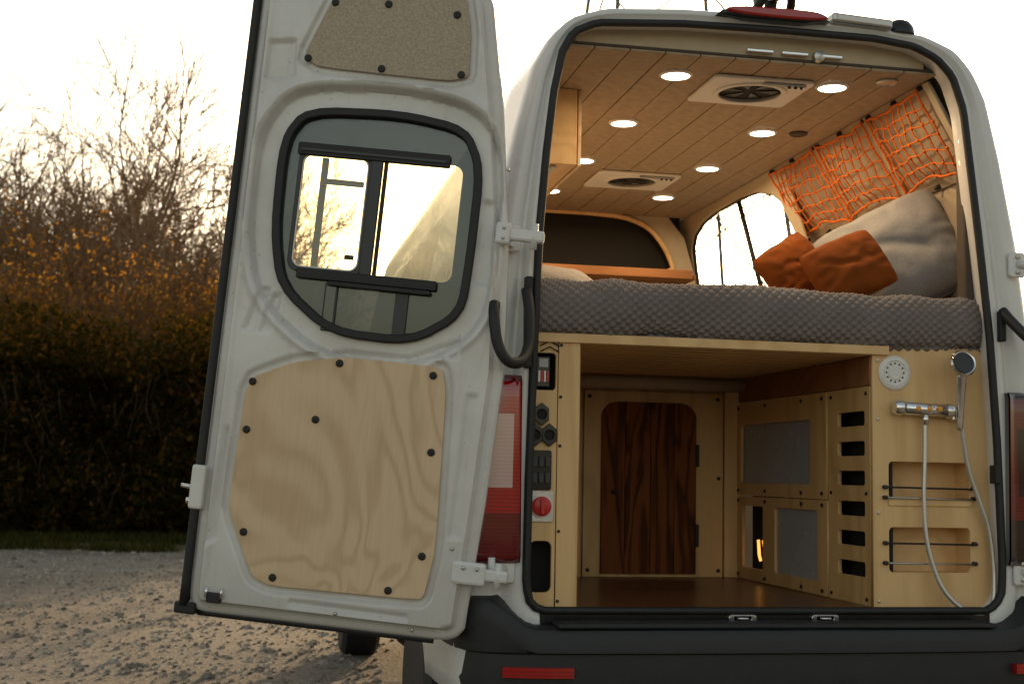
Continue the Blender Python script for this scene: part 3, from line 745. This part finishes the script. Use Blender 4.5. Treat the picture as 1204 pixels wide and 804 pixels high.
up=rrect(-1.215,-.525,1.085,1.315,.012); l1=rrect(-1.205,-.985,.752,.995,.012); l2=rrect(-.865,-.475,.752,.995,.012)
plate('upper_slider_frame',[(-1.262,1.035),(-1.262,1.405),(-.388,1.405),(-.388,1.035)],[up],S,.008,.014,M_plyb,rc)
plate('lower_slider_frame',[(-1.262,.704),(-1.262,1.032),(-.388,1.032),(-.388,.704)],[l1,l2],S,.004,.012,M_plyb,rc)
box('upper_window_pane',.372,.376,.50,1.24,1.06,1.34,M_grey,rc,0)
box('lower_window_pane',.372,.376,.44,.90,.73,1.01,M_grey,rc,0)
box('storage_void',.43,.44,.06,1.27,.70,1.41,M_dark,rc,0)
for i in range(3): tube('indicator_bulb',[(.41,1.02+.055*i,.78),(.41,1.035+.055*i,.80+.03*(i%2)),(.41,1.045+.055*i,.86)],.006,M_glow,rc)
for y in (.42,.60,.95,1.235):
    for z in (1.385,1.055,1.015,.722): revolve('bolt',[(.007,0),(.007,.004),(.001,.006)],frame((.356,y,z),(0,-1,0),(0,0,1)),M_black,rc,10)
for z in (1.385,1.06,.722):
    for y in (.09,.36): revolve('bolt',[(.006,0),(.006,.004),(.001,.006)],frame((.364,y,z),(0,-1,0),(0,0,1)),M_black,rc,10)
sh=empty('hand_shower')
tube('mixer_body',[(.462,.018,1.338),(.612,.018,1.330)],.021,M_chrome,sh,20)
for x in (.452,.604): revolve('mixer_knob',[(.024,0),(.025,.01),(.023,.022),(.02,.026),(.001,.027)],frame((x,.018,1.338),(0,0,1),(0,1,0)) if x<.5 else frame((x,.018,1.331),(0,1,0),(0,0,1)),M_chrome,sh,18)
for x in (.49,.58): revolve('wall_flange',[(.024,0),(.022,.012),(.012,.02),(.012,.03)],frame((x,.05,1.335),(1,0,0),(0,0,1)),M_chrome,sh)
am=simple('amber',(.8,.35,.03),.2)
for x in (.50,.54,.575): revolve('amber_bead',[(.009,0),(.008,.005),(.001,.007)],frame((x,-.001,1.336),(1,0,0),(0,0,1)),am,sh,14)
tube('hose_union',[(.535,.018,1.32),(.534,.018,1.285)],.011,M_chrome,sh,14)
hp=smoothpath([(.534,.02,1.30),(.531,.018,1.18),(.526,.016,1.04),(.535,.012,.90),(.575,.004,.775),(.64,-.008,.705),(.71,-.01,.688),(.752,.0,.72),(.764,.01,.82),(.752,.016,.95),(.715,.02,1.06),(.684,.02,1.15),(.664,.015,1.25),(.652,.01,1.33)],14)
tube('shower_hose',hp,.0075,simple('braided_hose',(.62,.60,.56),.3,.6,.15,300),sh,10)
tube('handset_handle',smoothpath([(.650,.012,1.27),(.652,.008,1.34),(.650,.0,1.41),(.645,-.012,1.45)],6),[.010,.011,.012,.012,.0125,.013,.013,.0135,.014,.0145,.015,.016,.017,.018,.018,.018,.018,.018,.018],M_chrome,sh,14)
revolve('shower_head',[(.015,-.01),(.036,.0),(.043,.010),(.044,.020),(.040,.026),(.037,.024),(.001,.024)],frame((.643,-.012,1.480),(1,0,0),(0,.25,.97)),M_chrome,sh,32)
revolve('spray_face',[(.036,.0),(.034,.003),(.001,.004)],frame((.643,-.035,1.486),(1,0,0),(0,.25,.97)),M_trans,sh,28)
box('handset_cradle',.630,.672,.018,.052,1.30,1.345,M_chrome,sh,.006)

# ================================================================ SETTING
def groundmat():
    m,nt,p,o=newmat('gravel_ground'); v=coord(nt)
    vo=N(nt,'ShaderNodeTexVoronoi'); vo.inputs['Scale'].default_value=38; nt.links.new(v,vo.inputs['Vector'])
    vo2=N(nt,'ShaderNodeTexVoronoi'); vo2.inputs['Scale'].default_value=95; nt.links.new(v,vo2.inputs['Vector'])
    big=nz(nt,v,.35,4); mid=nz(nt,v,2.3,5,.6)
    c=ramp(nt,vo.outputs['Color'],[(.15,(.14,.12,.095)),(.5,(.25,.22,.18)),(.9,(.37,.335,.285))])
    c=mixc(nt,math_(nt,'MULTIPLY',mid,.75),c,(.18,.15,.115))
    c=mixc(nt,ramp(nt,big,[(.45,(0,0,0)),(.62,(.6,.6,.6))]),c,(.12,.095,.065))
    sx=N(nt,'ShaderNodeSeparateXYZ'); nt.links.new(v,sx.inputs[0])
    edge=math_(nt,'ADD',sx.outputs[1],math_(nt,'MULTIPLY',nz(nt,v,.6,4),5.0))
    mr=N(nt,'ShaderNodeMapRange'); mr.inputs['From Min'].default_value=17.2; mr.inputs['From Max'].default_value=19.0; nt.links.new(edge,mr.inputs[0])
    gr=ramp(nt,nz(nt,v,8,5),[(.3,(.035,.04,.015)),(.7,(.09,.085,.03))])
    c=mixc(nt,mr.outputs[0],c,gr)
    nt.links.new(c,p.inputs['Base Color']); p.inputs['Roughness'].default_value=.95
    h=math_(nt,'ADD',math_(nt,'MULTIPLY',vo.outputs[0],.6),math_(nt,'ADD',math_(nt,'MULTIPLY',vo2.outputs[0],.4),math_(nt,'MULTIPLY',mid,1.2)))
    bump(nt,h,p,.6,.03); return m
M_ground=groundmat()
GZ=-.05
xs=np.concatenate([np.linspace(-1500,-40,8),np.linspace(-30,30,121),np.linspace(40,1500,8)]);ysg=np.concatenate([np.linspace(-1500,-20,8),np.linspace(-12,40,105),np.linspace(50,2000,8)])
V=[];F=[]
for y in ysg:
    for x in xs:
        z=GZ
        if abs(x)<30 and -12<y<40: z+=.035*noise.noise(Vector((x*.35,y*.35,0)))+.015*noise.noise(Vector((x*1.3,y*1.3,2)))
        V.append((x,y,z))
nx=len(xs)
for j in range(len(ysg)-1):
    for i in range(nx-1): F.append((j*nx+i,j*nx+i+1,(j+1)*nx+i+1,(j+1)*nx+i))
mk('ground',V,F,M_ground,None,True)
def quads(name,C,U,Vv,mat,par=None):
    n=len(C); P=np.empty((n,4,3)); P[:,0]=C-U-Vv*.6;P[:,1]=C+U*.9-Vv;P[:,2]=C+U+Vv*.7;P[:,3]=C-U*.6+Vv
    me=bpy.data.meshes.new(name); me.vertices.add(n*4); me.vertices.foreach_set('co',P.ravel())
    me.loops.add(n*4); me.loops.foreach_set('vertex_index',np.arange(n*4,dtype=np.int32))
    me.polygons.add(n); me.polygons.foreach_set('loop_start',np.arange(0,n*4,4,dtype=np.int32)); me.polygons.foreach_set('loop_total',np.full(n,4,dtype=np.int32))
    me.materials.append(mat); me.update(calc_edges=True); o=bpy.data.objects.new(name,me); return link(o,par)
ns_=9000
V=[];F=[]
for i in range(ns_):
    y=random.uniform(1.0,16.0); x=random.uniform(-1.6-(y+4.5)*.28,-1.6+ (y+4)*.1) if random.random()<.9 else random.uniform(-6,4)
    r=random.uniform(.006,.02)*(1 if random.random()<.93 else 1.9); b=len(V); z=GZ+.035*noise.noise(Vector((x*.35,y*.35,0)))+.015*noise.noise(Vector((x*1.3,y*1.3,2)))
    a0=random.random()*6; 
    for k in range(5): a=a0+k*1.2566; V.append((x+r*math.cos(a)*random.uniform(.8,1.3),y+r*math.sin(a)*random.uniform(.8,1.3),z-.002))
    for k in range(5): a=a0+k*1.2566+.3; V.append((x+r*.6*math.cos(a),y+r*.6*math.sin(a),z+r*random.uniform(.4,.8)))
    for k in range(5): F.append((b+k,b+(k+1)%5,b+5+(k+1)%5,b+5+k))
    F.append(tuple(b+5+k for k in range(5)))
def island(name,stops,rough=.9,transl=0.0,tc=None):
    m,nt,p,o=newmat(name); g=N(nt,'ShaderNodeNewGeometry'); c=ramp(nt,g.outputs['Random Per Island'],stops)
    nn=nz(nt,coord(nt),.9,3); c=mixc(nt,nn,c,tuple(.5*x for x in stops[0][1]),'MIX') if transl else c
    if transl:
        nt.nodes.remove(p); d=N(nt,'ShaderNodeBsdfDiffuse'); nt.links.new(c,d.inputs[0])
        t=N(nt,'ShaderNodeBsdfTranslucent'); c2=mixc(nt,1.0,c,tc or (1.6,1.2,.5),'MULTIPLY'); nt.links.new(c2,t.inputs[0])
        mx=N(nt,'ShaderNodeMixShader'); mx.inputs[0].default_value=transl; nt.links.new(d.outputs[0],mx.inputs[1]); nt.links.new(t.outputs[0],mx.inputs[2]); nt.links.new(mx.outputs[0],o.inputs[0])
    else:
        nt.links.new(c,p.inputs['Base Color']); p.inputs['Roughness'].default_value=rough; p.inputs['Specular IOR Level'].default_value=.2
    return m
mk('gravel_stones',V,F,island('stones',[(0,(.12,.105,.085)),(.5,(.26,.235,.20)),(1,(.44,.405,.35))]))
M_leaf=island('hedge_leaves',[(0,(.022,.026,.008)),(.4,(.05,.05,.014)),(.65,(.09,.06,.02)),(.85,(.16,.09,.025)),(1,(.32,.18,.045))],.7,.55,(2.2,1.6,.6))
M_gold=island('golden_leaves',[(0,(.20,.11,.03)),(.5,(.38,.22,.06)),(1,(.58,.40,.14))],.7,.65,(1.5,1.12,.45))
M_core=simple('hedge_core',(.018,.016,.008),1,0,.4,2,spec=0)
hedge=empty('bramble_hedge')
def hh(x,y=0): return 3.15+.60*noise.noise(Vector((x*.45,0,4)))+.45*noise.noise(Vector((x*1.6,y*.5,7)))-.12*max(0,x+2)
n=66000
X=np.random.uniform(-13,1,n); tt=np.random.rand(n); U1=np.random.rand(n)
C=np.empty((n,3))
for i in range(n):
    h=hh(X[i]); a=tt[i]
    bulge=.9*noise.noise(Vector((X[i]*.8,a*2.6,1.3)))+.45*noise.noise(Vector((X[i]*2.7,a*8,5)))
    if U1[i]<.72:
        z=h*a; y=19.3+.9*a**2-bulge+random.uniform(-.15,.7)
    else:
        z=h*(.86+.30*random.random()**2)+.5*abs(bulge)*random.random(); y=20.0+random.uniform(-1,2.0)
    C[i]=(X[i],y,GZ+z)
def rv(n,s0,s1):
    d=np.random.normal(size=(n,3)); d/=np.linalg.norm(d,axis=1)[:,None]; return d*np.random.uniform(s0,s1,(n,1))
U=rv(n,.025,.065);Wv=np.cross(U,rv(n,.5,.9)); Wv=Wv/np.linalg.norm(Wv,axis=1)[:,None]*np.random.uniform(.02,.05,(n,1))
quads('leaves',C,U,Wv,M_leaf,hedge)
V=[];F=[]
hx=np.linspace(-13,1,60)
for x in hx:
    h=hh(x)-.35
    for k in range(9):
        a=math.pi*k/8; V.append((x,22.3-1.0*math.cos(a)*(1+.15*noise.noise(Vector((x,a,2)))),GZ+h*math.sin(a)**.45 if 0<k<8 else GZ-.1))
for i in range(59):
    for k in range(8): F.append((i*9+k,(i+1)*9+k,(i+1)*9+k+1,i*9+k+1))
mk('dark_core',V,F,M_core,hedge,True)  # opaque dark core added to block the view through the leaves
V=[];F=[]
for i in range(260):
    x=random.uniform(-12,1); z0=random.uniform(.1,.95)*hh(x); l=random.uniform(.4,1.1); dx=random.uniform(-.4,.4)
    P=[(x+dx*t*l,19.3-.25*math.sin(t*3)+random.uniform(0,.05),GZ+z0+l*(t-.6*t*t*random.uniform(.3,1.0))) for t in (0,.25,.5,.75,1)]
    tubedata(P,[.007,.006,.005,.004,.002],3,False,V,F)
mk('canes',V,F,simple('cane',(.08,.045,.02),.8),hedge)
n=22000; X=np.random.uniform(-12,2,n);Y=np.random.uniform(15.2,19.6,n)
keep=np.array([noise.noise(Vector((X[i]*.8,Y[i]*.8,0)))+ (Y[i]-16.6)*.45>.0 for i in range(n)])
X=X[keep];Y=Y[keep];n=len(X)
C=np.stack([X,Y,np.full(n,GZ+.04)],1);U=np.stack([np.random.uniform(-.012,.012,n),np.random.uniform(-.012,.012,n),np.zeros(n)],1);Wv=np.stack([np.random.uniform(-.05,.05,n),np.random.uniform(-.05,.05,n),np.random.uniform(.03,.10,n)],1)
quads('grass_verge',C,U,Wv,island('grass',[(0,(.035,.045,.012)),(.6,(.07,.08,.022)),(1,(.18,.13,.05))],.7,.4,(1.4,1.2,.5)))
def tree(seed,H,spread,levels,thin=1.0,rmin=.012):
    rnd=random.Random(seed); V=[];F=[];tips=[]
    def grow(p,d,l,r,lev):
        P=[p];R=[r];n=4 if lev<2 else (3 if lev<4 else 2); dd=d
        for i in range(n):
            dd=(dd+Vector((rnd.gauss(0,.13),rnd.gauss(0,.13),rnd.gauss(.03,.10)))).normalized(); P.append(P[-1]+dd*l/n); R.append(max(rmin*.7,r*(1-.42*(i+1)/n)))
        tubedata(P,R,6 if lev==0 else (4 if lev<2 else 3),False,V,F)
        if lev>=levels: tips.append(P[-1]); return
        k=rnd.choice((3,4)) if lev>0 else 6
        for i in range(k):
            t=rnd.uniform(.35,1.0); f=t*n; a=min(n-1,int(f)); q=P[a].lerp(P[a+1],f-a)
            az=rnd.uniform(0,6.283); ang=math.radians(rnd.uniform(25,60)*spread)
            o=dd.orthogonal().normalized(); o=Matrix.Rotation(az,3,dd)@o
            nd=(dd*math.cos(ang)+o*math.sin(ang)); nd.z+=.12; nd.normalize()
            grow(q,nd,l*rnd.uniform(.52,.78),max(rmin,R[a]*rnd.uniform(.45,.68)),lev+1)
        grow(P[-1],dd,l*.68,max(rmin,R[-1]*.9),lev+1)
    grow(Vector((0,0,0)),Vector((0,0,1)),H*.33,H*.017*thin,0)
    return V,F,tips
M_bark_haze=simple('bark_far_hazed',(.30,.195,.115),.9,0,.2,3,spec=.1); M_bark2=simple('bark_near',(.17,.095,.045),.9,0,.2,3,spec=.1)  # far bark lightened and warmed, putting haze into its colour
meshes=[]
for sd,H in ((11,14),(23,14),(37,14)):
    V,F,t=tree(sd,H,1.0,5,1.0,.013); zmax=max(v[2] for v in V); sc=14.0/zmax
    me=bpy.data.meshes.new('bare_tree'); me.from_pydata([tuple(Vector(v)*sc) for v in V],[],F); me.materials.append(M_bark_haze); me.update(); meshes.append(me)
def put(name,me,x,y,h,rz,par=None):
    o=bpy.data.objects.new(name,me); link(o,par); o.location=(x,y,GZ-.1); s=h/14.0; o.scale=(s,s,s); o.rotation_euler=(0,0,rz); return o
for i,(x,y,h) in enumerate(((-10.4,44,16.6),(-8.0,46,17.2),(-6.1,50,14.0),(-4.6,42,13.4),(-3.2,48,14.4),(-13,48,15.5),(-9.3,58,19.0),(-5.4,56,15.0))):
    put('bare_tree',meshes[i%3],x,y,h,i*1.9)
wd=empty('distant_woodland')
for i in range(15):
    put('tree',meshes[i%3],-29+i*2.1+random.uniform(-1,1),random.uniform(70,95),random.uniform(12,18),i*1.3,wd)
th=empty('golden_thicket')
V,F,tips=tree(5,6,.75,4,.6,.006); zmax=max(v[2] for v in V); sc=6/zmax
sme=bpy.data.meshes.new('sapling'); sme.from_pydata([tuple(Vector(v)*sc) for v in V],[],F); sme.materials.append(M_bark2); sme.update()
tips=np.array([tuple(t*sc) for t in tips]); tips=tips[np.random.rand(len(tips))<.8]
tips=np.repeat(tips,2,0)+np.random.normal(size=(len(tips)*2,3))*.12
n=len(tips); U=rv(n,.02,.05);Wv=np.cross(U,rv(n,.5,.9));Wv=Wv/np.linalg.norm(Wv,axis=1)[:,None]*np.random.uniform(.014,.033,(n,1))
lo=quads('sapling_leaves',tips,U,Wv,M_gold,th); lme=lo.data; bpy.data.objects.remove(lo)
for i in range(44):
    x=random.uniform(-13,0); y=random.uniform(23,34); s=random.uniform(.65,1.15)*(y+4)/31; rz=random.random()*6
    for me,nm in ((sme,'sapling'),(lme,'sapling_leaves')):
        if nm=='sapling_leaves' and i%5==0: continue
        o=bpy.data.objects.new(nm,me); link(o,th); o.location=(x,y,GZ); o.scale=(s,s,s); o.rotation_euler=(0,0,rz)
py=empty('transmission_tower'); V=[];F=[]
PX,PY_=10.6,35.0
def wdt(z): return 3.2*(1-z/30)+.5 if z<22 else 1.1
zl=[0,5,9.5,13.5,17,20,22.5,25,27.5,30]
for i in range(len(zl)-1):
    a,b=zl[i],zl[i+1];wa,wb=wdt(a),wdt(b)
    ca=[(PX+sx*wa,PY_+sy*wa,a) for sx,sy in ((-1,-1),(1,-1),(1,1),(-1,1))];cb=[(PX+sx*wb,PY_+sy*wb,b) for sx,sy in ((-1,-1),(1,-1),(1,1),(-1,1))]
    for k in range(4):
        tubedata([ca[k],cb[k]],.08,4,False,V,F); tubedata([ca[k],cb[(k+1)%4]],.04,4,False,V,F); tubedata([cb[k],cb[(k+1)%4]],.04,4,False,V,F)
for z,l in ((20,6),(25,5)):
    for s in (-1,1):
        tubedata([(PX+s*.8,PY_,z),(PX+s*l,PY_,z+.3)],.08,4,False,V,F); tubedata([(PX+s*.8,PY_,z+2),(PX+s*l,PY_,z+.3)],.06,4,False,V,F)
        P=[(PX+s*l,PY_+(t-.5)*160,z-1+ 9*(2*t-1)**2) for t in np.linspace(0,1,25)]
        tubedata(P,.02,4,False,V,F)
mk('lattice',V,F,simple('galvanised_steel',(.16,.16,.17),.5,.6),py)

# ================================================================ LIGHT
az=math.radians(20.8); el=math.radians(7.9)
S_=Vector((math.sin(az)*math.cos(el),math.cos(az)*math.cos(el),math.sin(el)))
sl=bpy.data.lights.new('sun','SUN'); sl.energy=5.0; sl.angle=math.radians(.5); sl.color=(1,.68,.36)
so=bpy.data.objects.new('sun',sl); link(so); so.rotation_euler=S_.to_track_quat('Z','Y').to_euler()
w_=bpy.data.worlds.new('World'); scn.world=w_; w_.use_nodes=True; nt=w_.node_tree
sky=nt.nodes.new('ShaderNodeTexSky'); sky.sky_type='NISHITA'; sky.sun_disc=False; sky.sun_elevation=el; sky.sun_rotation=az; sky.air_density=1.0; sky.dust_density=2.5; sky.ozone_density=1.0
hs=nt.nodes.new('ShaderNodeHueSaturation'); hs.inputs['Saturation'].default_value=.6; nt.links.new(sky.outputs[0],hs.inputs['Color'])
tn=mixc(nt,1.0,hs.outputs[0],(1.09,1.0,.86),'MULTIPLY')
bg=nt.nodes['Background']; nt.links.new(tn,bg.inputs[0]); bg.inputs[1].default_value=.29
scn.view_settings.view_transform='Standard'; scn.view_settings.look='None'; scn.view_settings.exposure=0; scn.view_settings.gamma=1
# ================================================================ CAMERA
cx,cy,cz,yaw,pit,rol,f=(-1.6176,-4.0375,1.0972,0.1920,0.0975,0.0196,1599.75)
fw=Vector((math.sin(yaw)*math.cos(pit),math.cos(yaw)*math.cos(pit),math.sin(pit))); r=Vector((math.cos(yaw),-math.sin(yaw),0)); u=r.cross(fw)
r2=r*math.cos(rol)+u*math.sin(rol); u2=u*math.cos(rol)-r*math.sin(rol)
cd=bpy.data.cameras.new('camera'); co=bpy.data.objects.new('camera',cd); link(co)
Mx=Matrix.Identity(4)
for i in range(3): Mx[i][0]=r2[i];Mx[i][1]=u2[i];Mx[i][2]=-fw[i];Mx[i][3]=(cx,cy,cz)[i]
co.matrix_world=Mx; cd.sensor_width=36; cd.lens=36*f/1204; cd.clip_end=5000; cd.clip_start=.05
cd.dof.use_dof=True; cd.dof.focus_distance=4.25; cd.dof.aperture_fstop=5.6
scn.camera=co
print('DONE',len(bpy.data.objects))
